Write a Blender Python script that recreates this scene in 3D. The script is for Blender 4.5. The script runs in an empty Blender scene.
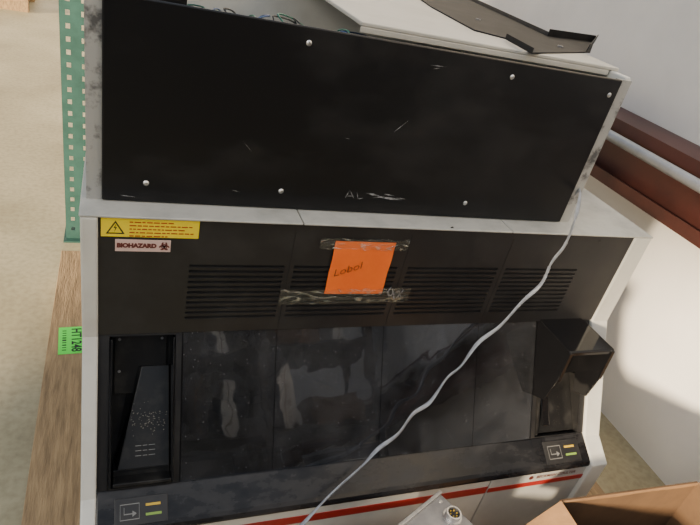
import bpy, bmesh, math, random
from mathutils import Vector, Matrix, noise
random.seed(7)
C = bpy.context.scene
col = C.collection
H = 1.55
# ------------------------------------------------------------------ camera (calibrated from the machine's three edge directions)
F_PX = 585.4
R = Vector((0.9272, -0.3083, 0.2127)); U = Vector((-0.0128, 0.5415, 0.8406)); F = Vector((0.3743, 0.7821, -0.4981))
CAM = Vector((0, 0, H))
cd = bpy.data.cameras.new('camera'); cam = bpy.data.objects.new('camera', cd); col.objects.link(cam)
F.normalize(); R = (R - F * R.dot(F)).normalized(); U = R.cross(F).normalized()
m = Matrix((( R.x, U.x, -F.x, 0), (R.y, U.y, -F.y, 0), (R.z, U.z, -F.z, H), (0, 0, 0, 1)))
cam.matrix_world = m
cd.sensor_width = 36; cd.lens = F_PX / 700 * 36; cd.clip_start = 0.02
C.camera = cam
def ray(u, v): return R * (u - 350) - U * (v - 262.5) + F * F_PX
def atY(u, v, y): d = ray(u, v); return CAM + d * (y / d.y)
def atZ(u, v, z): d = ray(u, v); return CAM + d * ((z - H) / d.z)

# ------------------------------------------------------------------ materials
MATS = {}
def mat(name, c, rough=0.5, metal=0.0, c2=None, scale=8, detail=4, lo=0.4, hi=0.7, bump=0.0, bscale=60, stretch=(1,1,1), emit=0, r2=None, spec=0.5, trans=0):
    if name in MATS: return MATS[name]
    M = bpy.data.materials.new(name); M.use_nodes = True; n = M.node_tree.nodes; l = M.node_tree.links
    b = n['Principled BSDF']; b.inputs['Base Color'].default_value = (*c, 1); b.inputs['Roughness'].default_value = rough
    b.inputs['Metallic'].default_value = metal; b.inputs['Specular IOR Level'].default_value = spec
    b.inputs['Transmission Weight'].default_value = trans
    tc = n.new('ShaderNodeTexCoord'); mp = n.new('ShaderNodeMapping'); mp.inputs['Scale'].default_value = stretch
    l.new(tc.outputs['Object'], mp.inputs['Vector'])
    if c2 is not None:
        nz = n.new('ShaderNodeTexNoise'); nz.inputs['Scale'].default_value = scale; nz.inputs['Detail'].default_value = detail; nz.inputs['Roughness'].default_value = 0.65
        l.new(mp.outputs[0], nz.inputs['Vector'])
        rp = n.new('ShaderNodeValToRGB'); rp.color_ramp.elements[0].position = lo; rp.color_ramp.elements[1].position = hi
        rp.color_ramp.elements[0].color = (*c, 1); rp.color_ramp.elements[1].color = (*c2, 1)
        l.new(nz.outputs['Fac'], rp.inputs['Fac']); l.new(rp.outputs['Color'], b.inputs['Base Color'])
        if r2 is not None:
            mr = n.new('ShaderNodeMapRange'); mr.inputs['From Min'].default_value = lo; mr.inputs['From Max'].default_value = hi
            mr.inputs['To Min'].default_value = rough; mr.inputs['To Max'].default_value = r2
            l.new(nz.outputs['Fac'], mr.inputs['Value']); l.new(mr.outputs[0], b.inputs['Roughness'])
    if bump:
        nb = n.new('ShaderNodeTexNoise'); nb.inputs['Scale'].default_value = bscale; nb.inputs['Detail'].default_value = 3
        l.new(mp.outputs[0], nb.inputs['Vector'])
        bp = n.new('ShaderNodeBump'); bp.inputs['Strength'].default_value = bump; bp.inputs['Distance'].default_value = 0.01
        l.new(nb.outputs['Fac'], bp.inputs['Height']); l.new(bp.outputs[0], b.inputs['Normal'])
    MATS[name] = M; return M
white = mat('enamel_white', (.60,.60,.56), .42, c2=(.50,.49,.45), scale=6, lo=.45, hi=.75, bump=.03, bscale=400)
white3 = mat('enamel_dirty', (.46,.46,.43), .45, c2=(.30,.30,.28), scale=9, detail=8, lo=.45, hi=.75)
white4 = mat('enamel_beige', (.52,.50,.44), .45, c2=(.42,.40,.35), scale=5, detail=8, lo=.45, hi=.75)
white2 = mat('enamel_grey', (.40,.40,.385), .45, c2=(.50,.50,.47), scale=5)
worn = mat('worn_metal', (.42,.42,.40), .5, .3, c2=(.10,.10,.10), scale=22, lo=.52, hi=.66)
blk = mat('black_powder', (.0045,.0045,.0055), .36, c2=(.015,.015,.016), scale=4.5, detail=12, lo=.48, hi=.8, bump=.02, bscale=700, r2=.55, spec=.38, stretch=(1,1,1.6))
blk2 = mat('black_vent', (.014,.014,.0155), .38, c2=(.036,.035,.034), scale=6, detail=12, lo=.46, hi=.82, bump=.02, bscale=600, r2=.55, spec=.42)
blk3 = mat('black_gloss', (.006,.006,.007), .10, c2=(.022,.022,.024), scale=25, detail=12, lo=.5, hi=.85, r2=.4)
blk5 = mat('black_shine', (.007,.007,.008), .09, c2=(.010,.010,.011), scale=5)
blk4 = mat('black_plastic', (.008,.008,.0085), .38, c2=(.045,.043,.04), scale=18, detail=12, lo=.5, hi=.82, r2=.6, spec=.4)
lip = mat('smoked_lip', (.009,.009,.0105), .20, c2=(.045,.045,.048), scale=7, detail=14, lo=.44, hi=.8, r2=.55, spec=.3, stretch=(1,2,2))
dark = mat('dark_inside', (.008,.008,.009), .7, c2=(.015,.015,.015))
grey = mat('grey_metal', (.22,.22,.23), .4, .6, c2=(.32,.32,.33), scale=12)
gdark = mat('dark_grey_metal', (.035,.035,.038), .4, .4, c2=(.07,.07,.072), scale=12)
bblack = mat('bracket_black', (.010,.010,.011), .6, 0, c2=(.024,.024,.025), scale=12, spec=.15)
galv = mat('galvanised', (.42,.43,.45), .35, .4, c2=(.34,.35,.37), scale=20)
steel = mat('steel', (.55,.55,.56), .3, .9, c2=(.4,.4,.4), scale=30)
screwm = mat('screw_steel', (.6,.6,.6), .3, .9, c2=(.5,.5,.5))
red = mat('red_stripe', (.34,.020,.015), .5, c2=(.28,.018,.014), scale=20)
yellow = mat('label_yellow', (.85,.66,.01), .45, c2=(.78,.6,.01), scale=12)
ink = mat('ink_black', (.012,.012,.012), .6, c2=(.02,.02,.02))
inkred = mat('ink_red', (.4,.04,.02), .6, c2=(.3,.03,.02))
inkbrown = mat('ink_red_brown', (.10,.018,.014), .6, c2=(.14,.03,.02))
labelw = mat('label_pink', (.66,.46,.42), .5, c2=(.56,.42,.38), scale=40, detail=8)
orange = mat('note_orange', (.95,.17,.015), .65, c2=(.88,.14,.012), scale=9, bump=.15, bscale=25)
greent = mat('tag_green', (.10,.85,.07), .6, c2=(.08,.75,.06), scale=10)
wood = mat('pallet_wood', (.40,.27,.14), .8, c2=(.16,.105,.055), scale=7, detail=8, lo=.35, hi=.72, bump=.35, bscale=30, stretch=(9,1,3))
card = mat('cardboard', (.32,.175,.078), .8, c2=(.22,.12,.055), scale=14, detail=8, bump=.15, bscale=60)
card_dark = mat('cardboard_dark_shaded', (.13,.072,.034), .85, c2=(.09,.05,.025), scale=6, bump=.08, bscale=60)  # open box's inner shade is put into this brown; also tape and seams
cargrey = mat('carton_grey', (.20,.20,.21), .8, c2=(.14,.14,.15), scale=6)
rackm = mat('rack_green', (.035,.10,.085), .55, c2=(.024,.07,.06), scale=14, detail=6, spec=.3)
maroon = mat('primer_maroon', (.095,.027,.019), .5, c2=(.06,.019,.014), scale=5)
cablem = mat('cable_clear', (.50,.54,.61), .3, c2=(.33,.36,.42), scale=60, trans=.4)
wgreen = mat('wire_green', (.015,.17,.11), .45, c2=(.012,.10,.065))
wblue = mat('wire_blue', (.02,.07,.2), .45, c2=(.02,.06,.15))
pcb = mat('board_green', (.01,.06,.035), .5, c2=(.012,.09,.05), scale=60, detail=2)
led_y = mat('strip_yellow', (.62,.40,.03), .5, c2=(.5,.34,.03)); led_g = mat('strip_green', (.22,.36,.06), .5, c2=(.16,.3,.05))
scuff = mat('scuff_chalk', (.34,.34,.35), .8, c2=(.10,.10,.10), scale=90, lo=.4, hi=.6)
dustm = mat('debris', (.26,.24,.20), .9, c2=(.13,.12,.11), scale=200)
insm = mat('insulation_white', (.82,.80,.77), .5, c2=(.76,.74,.71), scale=2.5, bump=.25, bscale=7)
wallm = mat('wall_dull', (.10,.10,.10), .8, c2=(.08,.08,.08), scale=2)
plastic_w = mat('plastic_white', (.55,.55,.53), .5, c2=(.45,.45,.43))
icon = mat('icon_print', (.22,.22,.215), .6, c2=(.17,.17,.17))

def concrete():
    M = bpy.data.materials.new('concrete_floor'); M.use_nodes = True; n = M.node_tree.nodes; l = M.node_tree.links; b = n['Principled BSDF']
    tc = n.new('ShaderNodeTexCoord')
    a = n.new('ShaderNodeTexNoise'); a.inputs['Scale'].default_value = 1.6; a.inputs['Detail'].default_value = 8; l.new(tc.outputs['Object'], a.inputs['Vector'])
    s = n.new('ShaderNodeTexNoise'); s.inputs['Scale'].default_value = 45; s.inputs['Detail'].default_value = 5; l.new(tc.outputs['Object'], s.inputs['Vector'])
    rp = n.new('ShaderNodeValToRGB'); rp.color_ramp.elements[0].position = .3; rp.color_ramp.elements[1].position = .7
    rp.color_ramp.elements[0].color = (.33,.285,.17,1); rp.color_ramp.elements[1].color = (.51,.45,.29,1); l.new(a.outputs['Fac'], rp.inputs['Fac'])
    rs = n.new('ShaderNodeValToRGB'); rs.color_ramp.elements[0].position = .3; rs.color_ramp.elements[1].position = .6
    rs.color_ramp.elements[0].color = (.7,.69,.67,1); rs.color_ramp.elements[1].color = (1,1,1,1); l.new(s.outputs['Fac'], rs.inputs['Fac'])
    mx = n.new('ShaderNodeMix'); mx.data_type = 'RGBA'; mx.blend_type = 'MULTIPLY'; mx.inputs[0].default_value = .7
    l.new(rp.outputs[0], mx.inputs[6]); l.new(rs.outputs[0], mx.inputs[7]); l.new(mx.outputs[2], b.inputs['Base Color'])
    b.inputs['Roughness'].default_value = .55
    return M
def glass():
    M = bpy.data.materials.new('smoked_glass'); M.use_nodes = True; n = M.node_tree.nodes; l = M.node_tree.links
    for x in list(n):
        if x.type == 'BSDF_PRINCIPLED': n.remove(x)
    out = [x for x in n if x.type == 'OUTPUT_MATERIAL'][0]
    tr = n.new('ShaderNodeBsdfTransparent'); tr.inputs[0].default_value = (.30,.31,.32,1)
    gl = n.new('ShaderNodeBsdfGlossy'); gl.inputs['Roughness'].default_value = .03; gl.inputs[0].default_value = (.9,.93,1,1)
    df = n.new('ShaderNodeBsdfDiffuse'); df.inputs[0].default_value = (.26,.265,.285,1)
    fr = n.new('ShaderNodeFresnel'); fr.inputs[0].default_value = 1.85
    m1 = n.new('ShaderNodeMixShader'); l.new(fr.outputs[0], m1.inputs[0]); l.new(tr.outputs[0], m1.inputs[1]); l.new(gl.outputs[0], m1.inputs[2])
    tc = n.new('ShaderNodeTexCoord'); nz = n.new('ShaderNodeTexNoise'); nz.inputs['Scale'].default_value = 3.2; nz.inputs['Detail'].default_value = 14; nz.inputs['Roughness'].default_value = .8
    l.new(tc.outputs['Object'], nz.inputs['Vector'])
    # slight waviness of the plastic breaks the mirror image up
    wv = n.new('ShaderNodeTexNoise'); wv.inputs['Scale'].default_value = 9; wv.inputs['Detail'].default_value = 2; l.new(tc.outputs['Object'], wv.inputs['Vector'])
    bp = n.new('ShaderNodeBump'); bp.inputs['Strength'].default_value = .25; bp.inputs['Distance'].default_value = .004; l.new(wv.outputs['Fac'], bp.inputs['Height']); l.new(bp.outputs[0], gl.inputs['Normal'])
    mr = n.new('ShaderNodeMapRange'); mr.inputs['From Min'].default_value = .42; mr.inputs['From Max'].default_value = .72; mr.inputs['To Min'].default_value = .035; mr.inputs['To Max'].default_value = .19
    l.new(nz.outputs['Fac'], mr.inputs['Value'])
    vo = n.new('ShaderNodeTexVoronoi'); vo.inputs['Scale'].default_value = 85; l.new(tc.outputs['Object'], vo.inputs['Vector'])
    ms = n.new('ShaderNodeMapRange'); ms.inputs['From Min'].default_value = .05; ms.inputs['From Max'].default_value = .12; ms.inputs['To Min'].default_value = .7; ms.inputs['To Max'].default_value = 0
    l.new(vo.outputs['Distance'], ms.inputs['Value'])
    ad = n.new('ShaderNodeMath'); ad.operation = 'ADD'; l.new(mr.outputs[0], ad.inputs[0]); l.new(ms.outputs[0], ad.inputs[1])
    m2 = n.new('ShaderNodeMixShader'); l.new(ad.outputs[0], m2.inputs[0]); l.new(m1.outputs[0], m2.inputs[1]); l.new(df.outputs[0], m2.inputs[2])
    l.new(m2.outputs[0], out.inputs['Surface']); return M
def tapemat():
    M = bpy.data.materials.new('clear_tape'); M.use_nodes = True; n = M.node_tree.nodes; l = M.node_tree.links
    for x in list(n):
        if x.type == 'BSDF_PRINCIPLED': n.remove(x)
    out = [x for x in n if x.type == 'OUTPUT_MATERIAL'][0]
    tr = n.new('ShaderNodeBsdfTransparent'); tr.inputs[0].default_value = (.97,.98,.96,1)
    gl = n.new('ShaderNodeBsdfGlossy'); gl.inputs['Roughness'].default_value = .10
    df = n.new('ShaderNodeBsdfDiffuse'); df.inputs[0].default_value = (.50,.58,.44,1)
    tc = n.new('ShaderNodeTexCoord'); mp = n.new('ShaderNodeMapping'); mp.inputs['Scale'].default_value = (1,1,3)
    nz = n.new('ShaderNodeTexNoise'); nz.inputs['Scale'].default_value = 20; nz.inputs['Detail'].default_value = 4; nz.inputs['Distortion'].default_value = 2.6
    l.new(tc.outputs['Object'], mp.inputs[0]); l.new(mp.outputs[0], nz.inputs['Vector'])
    mr = n.new('ShaderNodeMapRange'); mr.inputs['From Min'].default_value = .55; mr.inputs['From Max'].default_value = .62; mr.inputs['To Min'].default_value = .10; mr.inputs['To Max'].default_value = .55
    l.new(nz.outputs['Fac'], mr.inputs['Value'])
    bp = n.new('ShaderNodeBump'); bp.inputs['Strength'].default_value = .8; bp.inputs['Distance'].default_value = .006; l.new(nz.outputs['Fac'], bp.inputs['Height']); l.new(bp.outputs[0], gl.inputs['Normal'])
    m0 = n.new('ShaderNodeMixShader'); m0.inputs[0].default_value = .7; l.new(df.outputs[0], m0.inputs[1]); l.new(gl.outputs[0], m0.inputs[2])
    m1 = n.new('ShaderNodeMixShader'); l.new(mr.outputs[0], m1.inputs[0]); l.new(tr.outputs[0], m1.inputs[1]); l.new(m0.outputs[0], m1.inputs[2])
    l.new(m1.outputs[0], out.inputs['Surface']); return M
floorm = concrete(); glassm = glass(); tapem = tapemat()

# ------------------------------------------------------------------ mesh helpers
def BM(): return bmesh.new()
def box(b, x0, x1, y0, y1, z0, z1):
    v = [b.verts.new((x, y, z)) for x in (x0, x1) for y in (y0, y1) for z in (z0, z1)]
    for f in ((0,1,3,2),(4,6,7,5),(0,4,5,1),(2,3,7,6),(0,2,6,4),(1,5,7,3)): b.faces.new([v[i] for i in f])
def hexa(b, p):
    v = [b.verts.new(q) for q in p]
    for f in ((3,2,1,0),(4,5,6,7),(0,1,5,4),(1,2,6,5),(2,3,7,6),(3,0,4,7)): b.faces.new([v[i] for i in f])
def prism(b, pts, x0, x1):
    a = [b.verts.new((x0, y, z)) for y, z in pts]; c = [b.verts.new((x1, y, z)) for y, z in pts]; n = len(pts)
    b.faces.new(a); b.faces.new(c[::-1])
    for i in range(n): b.faces.new((a[i], c[i], c[(i+1)%n], a[(i+1)%n]))
def poly(b, pts, off):
    off = Vector(off); a = [b.verts.new(p) for p in pts]; c = [b.verts.new(Vector(p)+off) for p in pts]; n = len(pts)
    b.faces.new(a[::-1]); b.faces.new(c)
    for i in range(n): b.faces.new((a[i], a[(i+1)%n], c[(i+1)%n], c[i]))
def tube(b, pts, r, n=10, rz=None, twist=0):
    pts = [Vector(p) for p in pts]; rings = []; up = Vector((0,0,1))
    for i, p in enumerate(pts):
        t = (pts[min(i+1,len(pts)-1)] - pts[max(i-1,0)]).normalized()
        s = t.cross(up)
        if s.length < 1e-3: s = t.cross(Vector((0,1,0)))
        s.normalize(); q = s.cross(t).normalized()
        rr = rz if rz else r; w = twist*math.sin(i*.13)
        s2 = s*math.cos(w)+q*math.sin(w); q2 = q*math.cos(w)-s*math.sin(w)
        rings.append([b.verts.new(p + s2*math.cos(a)*r + q2*math.sin(a)*rr) for a in [2*math.pi*k/n for k in range(n)]])
    for A, B in zip(rings, rings[1:]):
        for k in range(n): b.faces.new((A[k], A[(k+1)%n], B[(k+1)%n], B[k]))
    b.faces.new(rings[0][::-1]); b.faces.new(rings[-1])
def smooth_path(pts, k=8):
    pts = [Vector(p) for p in pts]; out = []
    for i in range(len(pts)-1):
        p0 = pts[max(i-1,0)]; p1 = pts[i]; p2 = pts[i+1]; p3 = pts[min(i+2,len(pts)-1)]
        for j in range(k):
            t = j/k; out.append(.5*((2*p1)+(p2-p0)*t+(2*p0-5*p1+4*p2-p3)*t*t+(3*p1-p0-3*p2+p3)*t*t*t))
    out.append(pts[-1]); return out
def disc_stack(b, c, ax, prof, n=16):
    ax = Vector(ax).normalized(); s = ax.orthogonal().normalized(); q = ax.cross(s); c = Vector(c); rings = []
    for d, r in prof: rings.append([b.verts.new(c+ax*d+(s*math.cos(2*math.pi*k/n)+q*math.sin(2*math.pi*k/n))*r) for k in range(n)])
    for A, B in zip(rings, rings[1:]):
        for k in range(n): b.faces.new((A[k], A[(k+1)%n], B[(k+1)%n], B[k]))
    b.faces.new(rings[0][::-1]); b.faces.new(rings[-1])
def plate(b, us, vs, hole, f, th):
    V = {}
    def g(i, j, k):
        if (i,j,k) not in V: V[(i,j,k)] = b.verts.new(f(us[i], vs[j], -th*k))
        return V[(i,j,k)]
    n, m_ = len(us)-1, len(vs)-1
    solid = lambda i, j: 0 <= i < n and 0 <= j < m_ and not hole(i, j)
    for i in range(n):
        for j in range(m_):
            if not solid(i, j): continue
            b.faces.new((g(i,j,0), g(i+1,j,0), g(i+1,j+1,0), g(i,j+1,0)))
            b.faces.new((g(i,j,1), g(i,j+1,1), g(i+1,j+1,1), g(i+1,j,1)))
            for di, dj, e in ((-1,0,((i,j),(i,j+1))), (1,0,((i+1,j+1),(i+1,j))), (0,-1,((i+1,j),(i,j))), (0,1,((i,j+1),(i+1,j+1)))):
                if not solid(i+di, j+dj):
                    (a0,a1),(b0,b1) = e
                    b.faces.new((g(a0,a1,0), g(b0,b1,0), g(b0,b1,1), g(a0,a1,1)))
def obj(name, b, m_, parent=None, bevel=0, smooth=False, label=None):
    bmesh.ops.recalc_face_normals(b, faces=b.faces)
    me = bpy.data.meshes.new(name); b.to_mesh(me); b.free(); me.materials.append(m_)
    o = bpy.data.objects.new(name, me); col.objects.link(o)
    if smooth:
        for p in me.polygons: p.use_smooth = True
    if bevel:
        bv = o.modifiers.new('bevel', 'BEVEL'); bv.width = bevel; bv.segments = 2; bv.limit_method = 'ANGLE'
    if parent is not None: adopt(o, parent)
    if label: o['label'] = label
    return o
def adopt(o, parent):
    o.parent = parent
    if parent.type == 'MESH': return             # sub-part: shares its part's space
    o.matrix_parent_inverse = Matrix.Translation(-Vector(parent.location))
def thing(name, label, cat, loc, group=None):
    o = bpy.data.objects.new(name, None); col.objects.link(o); o.location = loc; o.empty_display_size = .05
    o['label'] = label; o['category'] = cat
    if group: o['group'] = group
    return o
def struct(name, b, m_, **k):
    o = obj(name, b, m_, **k); o['kind'] = 'structure'; return o
def text(name, s, size, origin, ex, ey, m_, parent, offset=0.0, label=None):
    c = bpy.data.curves.new(name, 'FONT'); c.body = s; c.size = size; c.align_x = 'CENTER'; c.align_y = 'CENTER'; c.offset = offset; c.extrude = .0001; c.resolution_u = 4
    t = bpy.data.objects.new(name+'_tmp', c); col.objects.link(t)
    dg = bpy.context.evaluated_depsgraph_get(); me = bpy.data.meshes.new_from_object(t.evaluated_get(dg)); bpy.data.objects.remove(t)
    ex = Vector(ex); ey = Vector(ey); ez = ex.cross(ey).normalized()
    M = Matrix(((ex.x,ey.x,ez.x,origin[0]),(ex.y,ey.y,ez.y,origin[1]),(ex.z,ey.z,ez.z,origin[2]),(0,0,0,1)))
    me.transform(M); me.materials.clear(); me.materials.append(m_); me.name = name
    o = bpy.data.objects.new(name, me); col.objects.link(o); adopt(o, parent)
    if label: o['label'] = label
    return o

# ================================================================== SETTING
b = BM(); plate(b, [-4, 1.95], [-5, 11], lambda i, j: False, lambda u, v, d: (u, v, d), .05)
struct('floor', b, floorm)
b = BM()                                             # sagging vinyl-faced insulation between girts
nx, nz_ = 120, 40; V = []
for i in range(nx+1):
    y = -5 + 16*i/nx; V.append([])
    for j in range(nz_+1):
        z = 3.6*j/nz_
        bul = .02*noise.noise(Vector((y*1.5, z*1.8, 3))) + .022*abs(math.sin(math.pi*(z-.98)/1.3))
        V[i].append(b.verts.new((1.95 - bul, y, z)))
for i in range(nx):
    for j in range(nz_): b.faces.new((V[i][j], V[i][j+1], V[i+1][j+1], V[i+1][j]))
struct('wall_right', b, insm, smooth=True)
b = BM(); box(b, -4, 1.95, 11, 11.05, 0, 3.6); struct('wall_back', b, insm)
b = BM(); box(b, -4, 1.95, -5.05, -5, 0, 3.6); struct('wall_front', b, wallm)
# unseen left wall added to block the low sun; openings shape its patches
b = BM(); plate(b, [-5, -3.95, -3.0, -1.1, 10, 11], [0, .01, 1.25, 2.5, 3.1, 3.6], lambda i, j: (i == 1 and j == 2) or (i == 3 and j in (1,2,3)), lambda u, v, d: (-4+d, u, v), .05)
struct('sun_blocker_left', b, wallm)

# steel girt along the wall and conduit in front of it
t = thing('steel_girt', 'red-brown primed steel girt running along the white insulated wall', 'beam', (1.85, 2.5, .88))
b = BM(); box(b, 1.742, 1.93, -4.4, 10, 1.118, 1.125); obj('top_flange', b, maroon, t)
b = BM(); box(b, 1.800, 1.808, -4.4, 10, .898, 1.118); obj('web', b, maroon, t)
b = BM(); box(b, 1.742, 1.93, -4.4, 10, .890, .898); obj('bottom_flange', b, maroon, t)
b = BM(); box(b, 1.742, 1.748, -4.4, 10, 1.085, 1.118); obj('flange_lip', b, maroon, t)
b = BM(); box(b, 1.742, 1.748, -4.4, 10, .898, .935); obj('flange_lip', b, maroon, t)
t = thing('conduit_pipe', 'grey metal conduit pipe running in front of the red-brown girt', 'pipe', (1.70, 2.5, 1.07))
b = BM(); disc_stack(b, (1.70, -4.99, 1.07), (0,1,0), [(0,.019),(15.98,.019)], 20); obj('pipe', b, galv, t, smooth=True)
for y in (.9, 2.0, 3.1):
    b = BM(); disc_stack(b, (1.70, y, 1.07), (0,1,0), [(0,.023),(.03,.023)], 20); box(b, 1.70, 1.7419, y, y+.03, 1.086, 1.105); obj('pipe_clamp', b, steel, t)

# ------------------------------------------------------------------ shelving across the aisle (mirrored in the smoked window)
t = thing('storage_shelving', 'dark steel storage shelving across the aisle, mirrored in the smoked window', 'shelving', (.9, -1.6, 0))
for x in (.05, .88, 1.62):
    for y in (-1.9, -1.42):
        b = BM(); box(b, x, x+.045, y, y+.045, 0, 2.2); obj('shelf_post', b, gdark, t)
for z in (.25, .85, 1.38, 1.95):
    b = BM(); box(b, .05, 1.665, -1.9, -1.37, z, z+.03); obj('shelf_board', b, gdark, t)
bx = [(.24,.28,.26,.34,cargrey),(.56,.28,.26,.25,card),(1.0,.28,.5,.36,cargrey),(.14,.88,.14,.22,cargrey),(.42,.88,.12,.38,gdark),(.62,.88,.08,.30,plastic_w),(1.0,.88,.07,.40,steel),(1.20,.88,.34,.18,card_dark),(.20,1.41,.26,.32,cargrey),(.60,1.41,.07,.40,plastic_w),(1.0,1.41,.32,.28,card_dark),(1.42,1.41,.08,.42,plastic_w)]
names = ['grey lower left', 'squat tan low', 'long grey low', 'grey left middle', 'narrow dark middle', 'slim white middle', 'tall silver', 'low brown flat', 'grey upper left', 'slim white upper', 'brown upper', 'narrow white upper right']
for k, (x, z, w_, h_, mm) in enumerate(bx):
    t = thing('storage_carton', names[k]+' box on the shelving across the aisle', 'box', (x+w_/2, -1.62, z), 'boxes on the shelving across the aisle')
    b = BM(); box(b, x, x+w_, -1.84, -1.40, z+.0005, z+h_); obj('carton_body', b, mm, t, bevel=.004)
    b = BM(); box(b, x+w_*.46, x+w_*.54, -1.3995, -1.3985, z+.01, z+h_-.01); obj('carton_tape', b, card_dark, t)

# ------------------------------------------------------------------ pallet
t = thing('wooden_pallet', 'weathered wooden pallet under the laboratory machine', 'pallet', (.63, 1.5, 0))
x = -.2
while x < 1.5:
    y1 = 2.28 + random.uniform(-.01, .01)
    b = BM(); box(b, x, min(x+.165, 1.5), .72, y1, .118, .14); obj('deck_board', b, wood, t, bevel=.002); x += .178
for y in (.75, 1.46, 2.17):
    b = BM(); box(b, -.2, 1.5, y, y+.09, .022, .118); obj('stringer', b, wood, t)
for x in (-.19, .6, 1.38):
    b = BM(); box(b, x, x+.1, .73, 2.27, .0, .022); obj('bottom_board', b, wood, t)
# green tag on the pallet
t = thing('green_tag', 'bright green numbered paper tag lying on the pallet edge', 'tag', (-.128, 1.70, .1405))
b = BM(); a = math.radians(3); ex = Vector((math.cos(a), math.sin(a), 0)); ey = Vector((-math.sin(a), math.cos(a), 0)); c0 = Vector((-.125, 1.70, .1405))
poly(b, [c0-ex*.044-ey*.07, c0+ex*.044-ey*.07, c0+ex*.044+ey*.07, c0-ex*.044+ey*.07], (0,0,.0006)); obj('tag_sheet', b, greent, t)
text('number', 'HT1248', .037, c0+ex*.010+Vector((0,0,.0009)), -ey, ex*1.15, ink, t, .0009)
b = BM()
for k in range(9):
    p = c0 - ex*.024 + ey*(.05-.0125*k); w = random.choice((.002,.004,.003)); poly(b, [p-ey*w-ex*.008, p+ey*w-ex*.008, p+ey*w+ex*.004, p-ey*w+ex*.004], (0,0,.0009))
obj('print_bars', b, ink, t)

# ------------------------------------------------------------------ rack upright
t = thing('rack_upright', 'teal-green perforated pallet rack upright behind the machine', 'rack post', (-.14, 2.62, 0))
b = BM(); x0, x1 = -.206, -.07; us = [x0, x0+.022, x0+.038, x1-.058, x1-.042, x1]; vs = [.008]; z = .05
while z < 2.3: vs += [z, z+.020]; z += .05
vs.append(2.4)
plate(b, us, vs, lambda i, j: i in (1, 3) and j % 2 == 1, lambda u, v, d: (u, 2.6-d, v), .003); obj('post_face', b, rackm, t)
for xx in (x0, x1-.003):
    b = BM(); plate(b, [2.603, 2.63, 2.645, 2.68], vs, lambda i, j: i == 1 and j % 2 == 1, lambda u, v, d: (xx-d, u, v), .003); obj('post_flange', b, rackm, t)
b = BM(); box(b, x0-.01, x1+.03, 2.57, 2.72, 0, .008); obj('base_plate', b, rackm, t)

# far pallet seen at the top left
t = thing('stacked_pallet', 'far wooden pallet on the floor at the top left', 'pallet', (-1.5, 7.7, 0))
for k in range(9):
    b = BM(); box(b, -2.6+.2*k, -2.6+.2*k+.15, 7.15, 8.3, .10, .12); obj('deck_board', b, wood, t)
for y in (7.15, 7.7, 8.2):
    b = BM(); box(b, -2.6, -.85, y, y+.1, 0, .10); obj('stringer', b, wood, t)

# ================================================================== MACHINE (lower)
A = thing('laboratory_analyzer', 'large white laboratory machine with black vented fascia and smoked window', 'lab machine', (.63, 1.25, .14))
XL, XR = -.027, 1.25
BY, BZ = .842, .449                                   # where the sloping window ends
prof = [(.988,1.007),(.988,.737),(BY-.012,BZ-.006),(.764,.398),(.764,.14),(1.75,.14),(1.75,1.007)]
b = BM(); prism(b, prof, -.056, XL); obj('side_panel', b, white, A, bevel=.004)
b = BM(); prism(b, prof, XR, 1.307); obj('side_panel', b, white, A, bevel=.004)
for xa, xb in ((-.058, .352), (.354, .862), (.864, 1.309)):
    b = BM(); box(b, xa, xb, .988, 1.76, 1.007, 1.012); obj('top_cover', b, white3, A, bevel=.002)
# vent panel
groups = [(.138,.331),(.352,.594),(.620,.866),(.889,1.112)]
us = [XL] + [x for g_ in groups for x in g_] + [XR]
vs = [.737]; z = .774
rows = []
for k in range(11): vs += [z, z+.0048]; rows.append(z); z += .0128
vs.append(1.007)
b = BM(); plate(b, us, vs, lambda i, j: i % 2 == 1 and j % 2 == 1, lambda u, v, d: (u, .994-d, v), .004)
for xa, xb in groups:
    for z in rows:                                    # slanted louvre blade just behind each slot, and a rolled lower edge
        hexa(b, [(xa,.9975,z+.0002),(xb,.9975,z+.0002),(xb,1.004,z+.0046),(xa,1.004,z+.0046),(xa,.9975,z+.0014),(xb,.9975,z+.0014),(xb,1.004,z+.0058),(xa,1.004,z+.0058)])
        hexa(b, [(xa,.994,z-.0016),(xb,.994,z-.0016),(xb,.994,z),(xa,.994,z),(xa,.9922,z-.0012),(xb,.9922,z-.0012),(xb,.9922,z-.0002),(xa,.9922,z-.0002)])
obj('vent_panel', b, blk2, A)
for x in (.3415, .607, .878):
    b = BM(); box(b, x-.0005, x+.0005, .9932, .9939, .74, .99); obj('panel_seam', b, dark, A)
for (u, v) in ((474, 313), (452,228), (600,241)):
    b = BM(); disc_stack(b, atY(u, v, .9938), (0,-1,0), [(0,.004),(.001,.003)]); obj('fastener', b, ink, A)
# chassis behind
b = BM(); box(b, XL, XR, 1.5, 1.52, .14, 1.0); obj('chassis', b, dark, A)
b = BM(); box(b, XL, XR, 1.04, 1.05, .76, .99); obj('chassis_baffle', b, dark, A)
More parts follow.
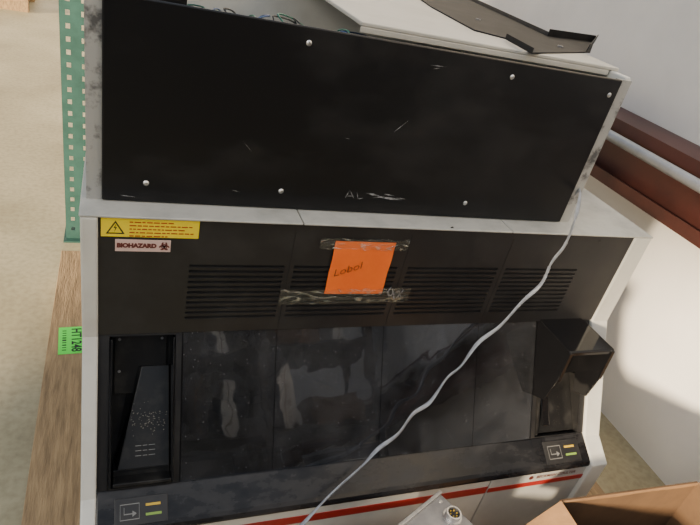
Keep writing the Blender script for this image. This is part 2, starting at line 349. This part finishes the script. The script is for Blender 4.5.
# slope section
dY, dZ = 1-BY, .737-BZ
L = math.hypot(dY, dZ); sd = Vector((0, -dY, -dZ))/L; sn = Vector((0, -dZ, dY))/L; S0 = Vector((0, 1.0, .737))
def SP(x, t_, d=0): return Vector((x, 0, 0)) + S0 + sd*t_ + sn*d
E = L-.008                                             # lower end of the pockets' contents
pkL = (-.006, .124); pkR = (1.080, 1.228)
b = BM(); plate(b, [XL, pkL[0], pkL[1], .136], [0, .008, L-.002, L], lambda i, j: i == 1 and j == 1, lambda u, v, d: SP(u, v, d), .006); obj('left_fascia', b, blk2, A)
b = BM(); plate(b, [1.066, pkR[0], pkR[1], XR], [0, .008, L-.002, L], lambda i, j: i == 1 and j == 1, lambda u, v, d: SP(u, v, d), .006); obj('right_fascia', b, blk2, A)
def liner(x0, x1, t0, t1, dep):
    b = BM(); w = .002
    P = lambda x, t_, d: SP(x, t_, d)
    def bx_(xa, xb, ta, tb, da, db): hexa(b, [P(xa,ta,da),P(xb,ta,da),P(xb,tb,da),P(xa,tb,da),P(xa,ta,db),P(xb,ta,db),P(xb,tb,db),P(xa,tb,db)])
    bx_(x0-w, x1+w, t0-w, t1+w, -dep-w, -dep); bx_(x0-w, x0, t0, t1, -dep, -.006); bx_(x1, x1+w, t0, t1, -dep, -.006)
    bx_(x0, x1, t0-w, t0, -dep, -.006); bx_(x0, x1, t1, t1+w, -dep, -.006); return b
obj('pocket_liner', liner(pkL[0], pkL[1], .010, L-.002, .085), blk4, A)
obj('pocket_liner', liner(pkR[0], pkR[1], .010, L-.002, .07), blk4, A)
def slab(x0, x1, ta, tb, da, db, b=None):
    b = b or BM(); hexa(b, [SP(x0,ta,da),SP(x1,ta,da),SP(x1,tb,da),SP(x0,tb,da),SP(x0,ta,db),SP(x1,ta,db),SP(x1,tb,db),SP(x0,tb,db)]); return b
# left pocket: screwed back plate, wedge-shaped tray sloping down to the bottom lip
bp_ = obj('back_plate', slab(.004, .112, .012, .15, -.083, -.078), blk4, A, bevel=.001)
for (x, t_) in ((.014,.03),(.102,.03),(.014,.10),(.102,.10)):
    b = BM(); disc_stack(b, SP(x, t_, -.078), sn, [(0,.0032),(.0015,.0028)], 12); obj('rivet', b, grey, bp_)
ta0, ta1 = .09, L-.030
b = BM(); hexa(b, [SP(.040,ta0,-.084),SP(.118,ta0,-.084),SP(.118,ta1,-.084),SP(.004,ta1,-.084),SP(.062,ta0,-.074),SP(.118,ta0,-.074),SP(.118,ta1,-.022),SP(.012,ta1,-.022)])
ch = obj('sloping_tray', b, blk4, A, bevel=.002)
def chute_pt(x, t_, e=.0004): return SP(x, t_, -.074+.052*(t_-ta0)/(ta1-ta0)+e)
b = slab(.004, .119, ta1+.002, E, -.084, -.030); slab(.004, .119, E-.008, E, -.030, .012, b); obj('pocket_step', b, blk4, A, bevel=.0015)
for k in range(3):
    for s_, e_ in ((.048,.060),(.063,.072),(.075,.088)):
        t_ = .252+.010*k; b = BM(); poly(b, [chute_pt(s_, t_), chute_pt(e_, t_), chute_pt(e_, t_+.0011), chute_pt(s_, t_+.0011)], sn*.0004); obj('printed_line', b, icon, ch)
for xa, xb in ((-.005,.000),(.119,.123)):
    b = BM(); hexa(b, [SP(xa,.016,-.080),SP(xb,.016,-.080),SP(xb,E,-.080),SP(xa,E,-.080),SP(xa,.016,-.004),SP(xb,.016,-.004),SP(xb,E,.012),SP(xa,E,.012)]); obj('side_cheek', b, blk5, A, bevel=.001)
# right pocket: tray running down from the hood to the indicator labels
b = BM(); hexa(b, [SP(1.086,.015,-.069),SP(1.222,.015,-.069),SP(1.222,E,-.069),SP(1.086,E,-.069),SP(1.086,.015,-.064),SP(1.222,.015,-.064),SP(1.222,E,-.008),SP(1.086,E,-.008)]); obj('sloping_tray', b, blk4, A, bevel=.002)
b = BM(); hexa(b, [SP(1.108,.22,-.04),SP(1.140,.22,-.04),SP(1.140,.30,-.02),SP(1.108,.30,-.02),SP(1.112,.22,-.022),SP(1.136,.22,-.022),SP(1.136,.30,-.006),SP(1.112,.30,-.006)]); obj('chute_guide', b, blk5, A, bevel=.002)
for xa, xb in ((1.081,1.087),(1.221,1.227)):
    b = BM(); hexa(b, [SP(xa,.16,-.066),SP(xb,.16,-.066),SP(xb,E,-.066),SP(xa,E,-.066),SP(xa,.16,.010),SP(xb,.16,.010),SP(xb,E,.004),SP(xa,E,.004)]); obj('side_cheek', b, blk4, A, bevel=.001)
w = .004; hx0, hx1 = 1.066, 1.214
pr = [(.996,.737),(.985,.744),(.860,.746),(.856,.742),(.852,.650),(.862,.575),(.905,.553)]
b = BM(); prism(b, pr, hx0, hx0+w); obj('hood_cheek', b, blk5, A, bevel=.0012)
b = BM(); prism(b, pr, hx1-w, hx1); obj('hood_cheek', b, blk5, A, bevel=.0012)
b = BM(); prism(b, [(.994,.744),(.994,.738),(.862,.740),(.860,.746)], hx0+w, hx1-w); prism(b, [(.856,.742),(.860,.746),(.863,.732),(.857,.732)], hx0+w, hx1-w); obj('hood_top', b, blk5, A, bevel=.001)
b = BM(); hexa(b, [(hx0+w,.992,.738),(hx1-w,.992,.738),(hx1-w,.922,.61),(hx0+w,.922,.61),(hx0+w,.996,.738),(hx1-w,.996,.738),(hx1-w,.928,.606),(hx0+w,.928,.606)]); obj('hood_back', b, blk5, A)
b = BM()
for xa, xb in ((hx0, hx0+.010), (hx1-.010, hx1)):
    hexa(b, [(xa,.8565,.742),(xb,.8565,.742),(xb,.8525,.650),(xa,.8525,.650),(xa,.8535,.742),(xb,.8535,.742),(xb,.8495,.650),(xa,.8495,.650)])
obj('hood_rim', b, blk3, A, bevel=.0008)
# debris
b = BM()
for k in range(110):
    if k < 95: p = chute_pt(random.uniform(.035,.116), min(.285,random.gauss(.20,.012)), 0); r = random.uniform(.0005,.0015)
    else: t_ = random.uniform(.22,.30); p = SP(random.uniform(1.15,1.215), t_, -.064+.056*(t_-.015)/(E-.015)); r = .0005
    disc_stack(b, p, sn, [(0,r),(r,r*.6)], 5)
o = obj('paint_chips', b, dustm, A); o['kind'] = 'stuff'
# ledge
Y1, Z1, Y2, Z2 = BY, BZ, .776, .405
b = BM(); prism(b, [(BY,BZ),(.783,.410),(.776,.404),(.772,.396),(.772,.388),(.80,.388),(BY+.02,BZ-.02)], XL, XR); obj('front_ledge', b, lip, A, bevel=.003)
ln = Vector((0, -(Z1-Z2), (Y1-Y2))).normalized(); ld = Vector((0, Y2-Y1, Z2-Z1))
def LP(x, t_, d=0): return Vector((x, Y1, Z1)) + ld*t_ + ln*(d+.001)
def lslab(xa, xb, ta, tb, d0, d1, b=None):
    b = b or BM(); hexa(b, [LP(xa,ta,d0),LP(xb,ta,d0),LP(xb,tb,d0),LP(xa,tb,d0),LP(xa,ta,d1),LP(xb,ta,d1),LP(xb,tb,d1),LP(xa,tb,d1)]); return b
# window
gx = [.136, .3415, .607, .878, 1.066]
for k, x in enumerate(gx):
    if 0 < k < 4: b = slab(x-.0008, x+.0008, .003, L, -.008, .0003)
    else: b = slab(x if k == 0 else x-.003, x+.003 if k == 0 else x, .003, L, -.010, .001)
    obj('window_seam', b, blk3, A)
obj('window_header', slab(.136, 1.066, 0, .003, -.012, .001), blk3, A)
for xa, xb in zip(gx, gx[1:]):
    xa += .0009 if xa != gx[0] else .003; xb -= .0009 if xb != gx[-1] else .003
    obj('glass_panel', slab(xa, xb, .003, L, -.004, 0), glassm, A)
for xa, xb, ta in ((.008, .112, .24), (1.10, 1.22, .16)):
    o = obj('indicator_plate', lslab(xa, xb, ta, .93, -.001, .0015), blk2, A, bevel=.001)
    w = xb-xa; h = .93-ta; q = lambda f: ta+h*f
    obj('yellow_strip', lslab(xa+w*.58, xa+w*.86, q(.28), q(.37), .0015, .0022), led_y, o)
    obj('green_strip', lslab(xa+w*.58, xa+w*.88, q(.62), q(.71), .0015, .0022), led_g, o)
    b = lslab(xa+w*.10, xa+w*.46, q(.22), q(.25), .0015, .002); lslab(xa+w*.10, xa+w*.46, q(.76), q(.79), .0015, .002, b)
    lslab(xa+w*.10, xa+w*.107, q(.25), q(.76), .0015, .002, b); lslab(xa+w*.453, xa+w*.46, q(.25), q(.76), .0015, .002, b)
    obj('icon_frame', b, icon, o)
    b = lslab(xa+w*.17, xa+w*.18, q(.34), q(.58), .0015, .002); lslab(xa+w*.17, xa+w*.34, q(.56), q(.60), .0015, .002, b)
    poly(b, [LP(xa+w*.33, q(.47), .0015), LP(xa+w*.41, q(.58), .0015), LP(xa+w*.33, q(.69), .0015)], ln*.0005)
    obj('bent_arrow', b, icon, o)
# lower front
b = BM(); box(b, XL, .924, .776, .80, .14, .388); obj('lower_front_panel', b, white, A, bevel=.003)
b = BM(); box(b, .928, XR, .776, .80, .14, .388); obj('lower_front_panel', b, white2, A, bevel=.003, label='grey lower front panel')
b = BM(); box(b, XL, .923, .7745, .776, .336, .361); obj('red_stripe', b, red, A)
b = BM(); box(b, .929, XR, .7745, .776, .336, .352); obj('red_stripe', b, red, A)
b = BM(); disc_stack(b, (1.060, .776, .370), (0,-1,0), [(0,.007),(.0012,.007)], 20); obj('logo_mark', b, inkbrown, A)
text('maker_lettering', 'BECKMAN COULTER', .0145, (1.145, .7748, .370), (1,0,0), (0,0,1), inkbrown, A, .0002)
# interior mechanisms
b = BM(); box(b, .10, 1.10, .93, 1.5, .40, .42); obj('deck', b, gdark, A)
for cx, cy, r in ((.32, 1.15, .12), (.62, 1.2, .15), (.93, 1.15, .11)):
    b = BM(); disc_stack(b, (cx, cy, .42), (0,0,1), [(0,r),(.05,r),(.05,r*.8),(.055,r*.8),(.055,r*.2),(.09,r*.2)], 32); k = obj('carousel', b, grey, A)
    for q in range(16):
        a = 2*math.pi*q/16; b = BM(); disc_stack(b, (cx+r*.88*math.cos(a), cy+r*.88*math.sin(a), .47), (0,0,1), [(0,.011),(.03,.011),(.03,.008),(.04,.008)], 10); obj('vial', b, steel, k)
b = BM(); box(b, .12, 1.08, 1.30, 1.33, .66, .70); obj('gantry_rail', b, steel, A)
for x in (.42, .76):
    b = BM(); box(b, x-.03, x+.03, 1.24, 1.30, .60, .72); obj('probe_head', b, grey, A)
    b = BM(); tube(b, smooth_path([(x, 1.27, .72), (x+.03, 1.26, .80), (x+.10, 1.28, .78), (x+.14, 1.33, .60), (x+.12, 1.38, .45)]), .006, 8); obj('hose', b, ink, A, smooth=True)
b = BM(); box(b, .84, .86, 1.02, 1.06, .42, .72); obj('bracket_post', b, steel, A)

# labels on the machine
o = BM(); box(o, -.022, .150, .9925, .9938, .967, 1.0055); lab = obj('warning_label', o, yellow, A, label='yellow warning label')
b = BM()
tc_ = (.002, .985)
def tri(b, s, d, y): poly(b, [(tc_[0]-s, y, tc_[1]-s*.75+d), (tc_[0]+s, y, tc_[1]-s*.75+d), (tc_[0], y, tc_[1]+s*.95+d)], (0,-.0004,0))
tri(b, .016, 0, .9925); obj('warning_triangle', b, ink, lab)
b = BM(); tri(b, .0115, -.0005, .9921); obj('triangle_fill', b, yellow, lab)
b = BM(); poly(b, [(.003,.9917,.995),(-.001,.9917,.985),(.002,.9917,.986),(.000,.9917,.977),(.005,.9917,.988),(.002,.9917,.987)], (0,-.0003,0)); obj('lightning_bolt', b, ink, lab)
for r_, wds in enumerate(((.030,.1),(.03,.135),(.03,.12),(.03,.14),(.03,.09))):
    x = wds[0]-.004; z = 1.0 - .0072*r_; b = BM()
    while x < wds[1]:
        w = random.uniform(.004,.012); box(b, x, x+w, .992, .9925, z-.0028, z-.0006); x += w+.0022
    obj('warning_print', b, inkred, lab)
b = BM(); box(b, .002, .100, .9925, .9938, .936, .961); lab = obj('biohazard_label', b, labelw, A, label='pink biohazard label')
text('biohazard_lettering', 'BIOHAZARD', .0122, (.0395, .9921, .9485), (1,0,0), (0,0,1), inkbrown, lab, .0009)
b = BM(); cx, cz = .0885, .9482
def ring(b, cx, cz, r0, r1, a0, a1, y=.9921, n=18):
    for k in range(n):
        p = a0+(a1-a0)*k/n; q = a0+(a1-a0)*(k+1)/n
        poly(b, [(cx+r0*math.cos(p),y,cz+r0*math.sin(p)),(cx+r1*math.cos(p),y,cz+r1*math.sin(p)),(cx+r1*math.cos(q),y,cz+r1*math.sin(q)),(cx+r0*math.cos(q),y,cz+r0*math.sin(q))], (0,-.0003,0))
for k in range(3):
    a = math.pi/2+k*2*math.pi/3; ring(b, cx+.0048*math.cos(a), cz+.0048*math.sin(a), .0026, .0055, a+.5, a+2*math.pi-.5)
ring(b, cx, cz, .0042, .0056, 0, 2*math.pi, .9918)
obj('biohazard_symbol', b, inkbrown, lab)

# orange note + tape
N = thing('orange_note', 'square orange paper note taped over the vent slots', 'note', (.496, .99, .84))
b = BM(); nxg = 12; pts = []
x0, x1, z0, z1 = .430, .570, .838, .973
for i in range(nxg+1):
    pts.append([])
    for j in range(nxg+1):
        x = x0+(x1-x0)*i/nxg; z = z0+(z1-z0)*j/nxg; pts[i].append(b.verts.new((x+.0006*math.sin(j), .9885-.0012*abs(math.sin(i*.5)*math.cos(j*.4)), z)))
for i in range(nxg):
    for j in range(nxg): b.faces.new((pts[i][j], pts[i+1][j], pts[i+1][j+1], pts[i][j+1]))
obj('note_sheet', b, orange, N, smooth=True)
a = math.radians(20); text('handwriting', 'Lobol', .029, (.472, .9858, .904), (math.cos(a),0,math.sin(a)), (-math.sin(a)+.35,0,math.cos(a)), ink, N, -.0006)
def tape(x0, x1, z0, z1, y, sk=0):
    b = BM(); n = 24; top = []; bot = []
    for i in range(n+1):
        x = x0+(x1-x0)*i/n; top.append(b.verts.new((x, y-.001*random.random(), z1+random.uniform(-.0025,.0025)+sk*i/n))); bot.append(b.verts.new((x, y-.001*random.random(), z0+random.uniform(-.0025,.0025)+sk*i/n)))
    for i in range(n): b.faces.new((bot[i], bot[i+1], top[i+1], top[i]))
    return obj('clear_tape', b, tapem, N)
tape(.330, .64, .812, .850, .9852, .004); tape(.395, .600, .955, .982, .9852)
sc = []
for k in range(60):
    f = k/59; sc.append((.580+.042*f+.004*math.sin(f*31), .9828, .845+.012*math.sin(f*23)+.004*math.sin(f*9)-.010*f))
b = BM(); tube(b, sc, .0008, 6); obj('scribble', b, scuff, N)

# ================================================================== UPPER CABINET
T = thing('electronics_cabinet', 'open-topped white electronics cabinet with plain black front panel on top of the machine', 'cabinet', (.5, 1.4, 1.0125))
px0, px1, pz0, pz1 = -.022, 1.04, 1.014, 1.372
b = BM(); box(b, px0, px1, 1.044, 1.05, pz0, pz1); P = obj('black_panel', b, blk, T, bevel=.0025)
for (u, v) in ((309,43),(512,77),(609,95),(146,183),(281,191),(465,203)):
    b = BM(); disc_stack(b, atY(u, v, 1.0442), (0,-1,0), [(0,.0055),(.0015,.0052),(.0035,.003)], 16); obj('screw', b, screwm, P)
def stroke(u0, v0, u1, v1, w, y=1.0436):
    b = BM(); p = atY(u0,v0,y); q = atY(u1,v1,y); d = (q-p).normalized(); s = Vector((-d.z,0,d.x))*w; mid = (p+q)/2
    poly(b, [p, mid+s, q, mid-s], (0,-.0003,0)); obj('scuff_mark', b, scuff, P)
for s_ in ((345,198,350,190,.0010),(350,190,354,199,.0010),(346,196,354,196,.0007),(357,192,358,199,.0008),(358,199,363,198,.0008),(366,193,380,196,.0022),(378,197,402,200,.0028),(384,194,395,196,.0016),(372,198,386,196,.0012),(396,198,405,199,.0014),
           (394,132,408,121,.0008),(430,65,447,67,.0005),(433,69,440,68,.0005),(243,141,252,152,.0004),(345,138,350,139,.0006),(232,190,240,192,.0005),(120,195,135,197,.0008)):
    stroke(*s_)
# frame and walls
b = BM(); plate(b, [-.048, -.015, 1.03, 1.072], [1.0125, 1.03, 1.34, 1.372], lambda i, j: i == 1 and j in (1, 2), lambda u, v, d: (u, 1.051-d, v), .006); obj('front_frame', b, worn, T)
b = BM(); box(b, -.048, -.040, 1.057, 1.80, 1.0125, 1.375); obj('side_wall', b, white, T, bevel=.002)
b = BM(); box(b, 1.055, 1.075, 1.057, 1.80, 1.0125, 1.378); obj('side_wall', b, white, T, bevel=.004)
b = BM(); box(b, -.040, 1.055, 1.78, 1.80, 1.0125, 1.37); obj('back_wall', b, white, T)
b = BM(); box(b, -.040, 1.055, 1.06, 1.78, 1.0125, 1.02); obj('cabinet_floor', b, dark, T)
b = BM(); box(b, .43, 1.076, 1.106, 1.80, 1.378, 1.386); box(b, .43, 1.05, 1.106, 1.110, 1.366, 1.378); obj('lid', b, white4, T, bevel=.003)
b = BM(); us = [-.04]
while us[-1] < 1.02: us += [us[-1]+.012, us[-1]+.02]
plate(b, us, [1.058, 1.064, 1.074, 1.080], lambda i, j: j == 1 and i % 2 == 1, lambda u, v, d: (u, v, 1.335+d), .003); obj('wire_rail', b, gdark, T)
b = BM(); box(b, -.03, .46, 1.13, 1.134, 1.05, 1.28); obj('circuit_board', b, pcb, T)
b = BM(); box(b, .12, .42, 1.20, 1.30, 1.305, 1.309); bo = obj('circuit_board', b, pcb, T)
for x, y, w_, d_ in ((.15,1.215,.03,.02),(.21,1.24,.02,.03),(.26,1.21,.05,.02),(.34,1.235,.03,.03),(.38,1.21,.02,.02)):
    b = BM(); box(b, x, x+w_, y, y+d_, 1.309, 1.317); obj('chip', b, blk4, bo)
b = BM(); box(b, .06, .11, 1.10, 1.16, 1.26, 1.385); obj('relay_block', b, blk4, T, bevel=.002)
b = BM(); box(b, .00, .045, 1.10, 1.15, 1.31, 1.380); obj('terminal_block', b, plastic_w, T, bevel=.002)
for x in (.16, .26, .36):
    b = BM(); box(b, x, x+.05, 1.15, 1.19, 1.28, 1.335); obj('plug_block', b, plastic_w if x == .26 else blk4, T, bevel=.002)
for k in range(20):
    x = .10+.017*k+random.uniform(-.005,.005); b = BM()
    tube(b, smooth_path([(x, 1.092, 1.26), (x+random.uniform(-.01,.01), 1.10, 1.33+random.uniform(0,.022)), (x+random.uniform(-.02,.05), 1.15+random.uniform(-.02,.02), 1.355+random.uniform(-.02,.012)), (x+random.uniform(0,.09), 1.22, 1.335), (x+.05, 1.28, 1.25)], 6), .0016, 6)
    obj('wire', b, (wgreen, ink, wgreen, wblue)[k % 4], T, smooth=True)
for k in range(9):
    x = .46+.058*k; b = BM()
    tube(b, smooth_path([(x, 1.09, 1.28), (x+.005, 1.088, 1.335), (x+.03, 1.090, 1.357+random.uniform(-.01,.006)), (x+.055, 1.088, 1.33), (x+.06, 1.09, 1.28)], 6), .0018, 6)
    obj('wire', b, (wgreen, ink, wgreen, plastic_w)[k % 4], T, smooth=True)
# bracket lying on the lid
zt = 1.3862
Bk = thing('metal_bracket', 'long black metal bracket with end tabs lying on top of the white cabinet', 'bracket', tuple(atZ(500, 20, zt)))
b = BM(); pts = [atZ(u, v, zt) for u, v in ((388,-22),(432,-18),(500,14),(548,36),(594,42),(590,53),(532,54),(505,39),(474,31),(432,8))]
poly(b, pts, (0,0,.003)); pl = obj('plate', b, bblack, Bk)
b = BM(); p, q = atZ(548,36,zt+.003), atZ(594,42,zt+.003); poly(b, [p, q, q+Vector((0,0,.018)), p+Vector((0,0,.018))], (0,.003,0)); obj('bent_tab', b, bblack, Bk)
b = BM(); p, q = atZ(432,-18,zt+.003), atZ(548,36,zt+.003); poly(b, [p, q, q+Vector((0,0,.010)), p+Vector((0,0,.010))], (.002,.002,0)); obj('edge_lip', b, gdark, Bk)
b = BM(); p, q = atZ(585,53,zt+.003), atZ(594,42,zt+.003); poly(b, [p, q, q+Vector((.004,0,.022)), p+Vector((.004,0,.022))], (.003,0,0)); obj('end_tab', b, bblack, Bk)
b = BM(); p, q = atZ(505,39,zt+.003), atZ(532,54,zt+.003); poly(b, [p, q, q+Vector((0,0,.012)), p+Vector((0,0,.012))], (.002,.002,0)); obj('front_tab', b, bblack, Bk)
for u, v in ((478,20),(560,47)):
    b = BM(); disc_stack(b, atZ(u, v, zt+.003), (0,0,1), [(0,.007),(.003,.007),(.003,.004),(.001,.003)]); obj('stud', b, grey, Bk)

# white cable
path = [(1.11,1.24,1.025),(1.105,1.12,1.022)] + [tuple(atY(*p)) for p in ((579,190,1.03),(577,212,.975),(566,243,.974),(552,262,.974),(541,284,.973),(522,302,.97),(500,326,.955),(478,343,.94),(461,366,.912),(447,378,.897),(430,402,.878),(413,414,.862),(398,434,.846),(378,449,.829),(362,466,.806),(330,495,.755),(302,525,.715),(270,560,.69))]
path += [(path[-1][0]-.05, .68, .14+.06), (path[-1][0]-.12, .66, .012)]
c = thing('white_cable', 'thin translucent whitish cable hanging diagonally across the front of the machine', 'cable', tuple(path[3]))
b = BM(); sp = smooth_path(path, 8); tube(b, sp, .0052, 10, .0026, twist=1.5); obj('cable_jacket', b, cablem, c, smooth=True)
b = BM(); box(b, 1.085, 1.125, 1.22, 1.28, 1.0125, 1.034); obj('plug', b, plastic_w, c, bevel=.004)

# cardboard box
def rot2(o_, x, y, a): return Vector((o_[0]+x*math.cos(a)-y*math.sin(a), o_[1]+x*math.sin(a)+y*math.cos(a), 0))
K = thing('cardboard_box', 'open worn brown cardboard box at the bottom right in front of the machine', 'box', (1.24, .46, 0))
o0 = (1.02, .642); a = math.radians(-2); Wd, Dp, Hh = .455, .40, .460
def wallp(x0, y0, x1, y1, z0, z1, th=.005):
    p = rot2(o0, x0, y0, a); q = rot2(o0, x1, y1, a); d = (q-p).normalized(); nrm = Vector((-d.y, d.x, 0))*th
    b = BM(); Z0 = Vector((0,0,z0)); Z1 = Vector((0,0,z1)); hexa(b, [p+Z0,q+Z0,q+nrm+Z0,p+nrm+Z0,p+Z1,q+Z1,q+nrm+Z1,p+nrm+Z1]); return b
obj('box_wall', wallp(0,0,Wd,0,0,Hh), card_dark, K); obj('box_wall', wallp(Wd,-Dp,0,-Dp,0,Hh), card, K)
obj('box_wall', wallp(0,-Dp,0,0,0,Hh), card_dark, K); obj('box_wall', wallp(Wd,0,Wd,-Dp,0,Hh), card_dark, K)
b = BM(); pp = [rot2(o0, x, y, a) for x, y in ((0,0),(Wd,0),(Wd,-Dp),(0,-Dp))]; poly(b, pp, (0,0,.004)); obj('box_bottom', b, card_dark, K)
def flap(p2, q2, dirx, diry, dz, ln_):
    p = rot2(o0, *p2, a)+Vector((0,0,Hh)); q = rot2(o0, *q2, a)+Vector((0,0,Hh)); v = Vector((dirx, diry, dz)).normalized(); n = 12; b = BM(); g = []
    for i in range(n+1):
        f = i/n; base = p.lerp(q, f); l2 = ln_+.012*noise.noise(Vector((i*.9, ln_*30, 2)))
        if i == 0 or i == n: l2 -= .015
        g.append([b.verts.new(base), b.verts.new(base+v*l2*.5+Vector((0,0,.006*math.sin(i)))), b.verts.new(base+v*l2+Vector((0,0,-.008+.010*math.sin(i*1.3))))])
    for i in range(n):
        for j in range(2): b.faces.new((g[i][j], g[i+1][j], g[i+1][j+1], g[i][j+1]))
    o = obj('flap', b, card, K); sm = o.modifiers.new('thickness', 'SOLIDIFY'); sm.thickness = .004
flap((0,-Dp),(0,0), -1,0,-1.0,.13); flap((0,0),(Wd,0), 0,.35,-1,.10); flap((Wd,0),(Wd,-Dp), 1,0,.25,.18)
for k, (xa, ya, w_, d_, h_, mm, lb) in enumerate(((.04,-.13,.17,.11,.36,card,'small tan carton inside the open cardboard box'),(.25,-.16,.17,.13,.33,cargrey,'small grey carton inside the open cardboard box'))):
    t = thing('small_carton', lb, 'box', tuple(rot2(o0, xa+w_/2, ya+d_/2-.01, a)+Vector((0,0,.0045))))
    b = BM(); q4 = [rot2(o0, x, y, a) for x, y in ((xa,ya),(xa+w_,ya),(xa+w_,ya+d_-.02),(xa,ya+d_-.02))]; poly(b, [p+Vector((0,0,.0045)) for p in q4], (0,0,h_)); obj('carton_body', b, mm, t, bevel=.003)
    b = BM(); q4 = [rot2(o0, x, y, a) for x, y in ((xa+w_*.44,ya),(xa+w_*.56,ya),(xa+w_*.56,ya+d_-.02),(xa+w_*.44,ya+d_-.02))]; poly(b, [p+Vector((0,0,.0045+h_)) for p in q4], (0,0,.0005)); obj('carton_tape', b, card_dark, t)

# closed carton and grey connector unit on it
K = thing('closed_carton', 'closed brown carton under the grey connector unit in front of the machine', 'box', (.62, .53, 0))
b = BM(); box(b, .44, .76, .38, .70, 0, .38); obj('carton_body', b, card, K, bevel=.002)
b = BM(); box(b, .44, .76, .535, .545, .38, .3806); obj('carton_seam', b, card_dark, K)
G_ = thing('connector_unit', 'small grey metal unit with round multi-pin connector at the bottom centre', 'electrical unit', (.62, .60, .3806))
c0 = Vector((.690, .692, 0)); d1 = Vector((-.90, -.436, 0)); d2 = Vector((.436, -.90, 0))
def UB(a0, a1, b0, b1, z0, z1, b=None):
    b = b or BM(); q = [c0+d1*x+d2*y for x, y in ((a0,b0),(a1,b0),(a1,b1),(a0,b1))]; hexa(b, [p+Vector((0,0,z0)) for p in q]+[p+Vector((0,0,z1)) for p in q]); return b
obj('housing', UB(0, .22, 0, .15, .3806, .488), grey, G_, bevel=.003)
obj('top_plate', UB(-.002, .222, -.002, .152, .488, .492), grey, G_, bevel=.001)
obj('raised_rim', UB(-.002, .222, -.002, .006, .492, .502), steel, G_, bevel=.001)
cc = atZ(452, 517, .492)
b = BM(); disc_stack(b, cc, (0,0,1), [(0,.021),(.004,.021),(.004,.017),(.016,.017),(.016,.0135),(.006,.0135)], 28); k = obj('connector_ring', b, steel, G_)
b = BM(); disc_stack(b, cc+Vector((0,0,.006)), (0,0,1), [(0,.0134),(.004,.0134)], 24); obj('connector_insert', b, ink, k)
for q in range(6):
    b = BM(); disc_stack(b, cc+Vector((.008*math.cos(q*1.047), .008*math.sin(q*1.047), .010)), (0,0,1), [(0,.0014),(.004,.0012)], 8); obj('connector_pin', b, led_y, k)
for (x, y) in ((.014,.016),(.208,.016),(.012,.138)):
    b = BM(); disc_stack(b, c0+d1*x+d2*y+Vector((0,0,.492)), (0,0,1), [(0,.0045),(.002,.0035)], 12); obj('screw', b, screwm, G_)

# ================================================================== LIGHT
w = bpy.data.worlds.new('world'); C.world = w; w.use_nodes = True; n = w.node_tree.nodes; l = w.node_tree.links
bg = n['Background']; tc = n.new('ShaderNodeTexCoord'); sx = n.new('ShaderNodeSeparateXYZ'); rp = n.new('ShaderNodeValToRGB')
l.new(tc.outputs['Generated'], sx.inputs[0]); l.new(sx.outputs['Z'], rp.inputs[0]); l.new(rp.outputs[0], bg.inputs[0])
rp.color_ramp.elements[0].position = 0; rp.color_ramp.elements[0].color = (.56,.59,.65,1); rp.color_ramp.elements[1].position = .8; rp.color_ramp.elements[1].color = (.70,.82,1,1)
bg.inputs[1].default_value = .78
def area(loc, target, size, power, colr, sy=None):
    ld_ = bpy.data.lights.new('area_light', 'AREA'); ld_.energy = power; ld_.color = colr; ld_.size = size
    if sy: ld_.shape = 'RECTANGLE'; ld_.size_y = sy
    o = bpy.data.objects.new('area_light', ld_); col.objects.link(o); o.location = loc
    o.rotation_euler = (Vector(target)-Vector(loc)).to_track_quat('-Z', 'Y').to_euler()
area((-2.8, -1.0, 3.0), (.4, 1.6, .8), 1.8, 85, (1,.92,.80))
area((.6, .1, 3.1), (.9, -1.5, 1.2), .5, 16, (1,.96,.9), 1.4)          # added light without a seen source, brightens the shelving mirrored in the window
sl = bpy.data.lights.new('sun', 'SUN'); sl.energy = 15; sl.angle = math.radians(5); sl.color = (1,.80,.55)
so = bpy.data.objects.new('sun', sl); col.objects.link(so); so.location = (-3, 0, 5); so.rotation_euler = Vector((.72,.55,-.2)).to_track_quat('-Z','Y').to_euler()
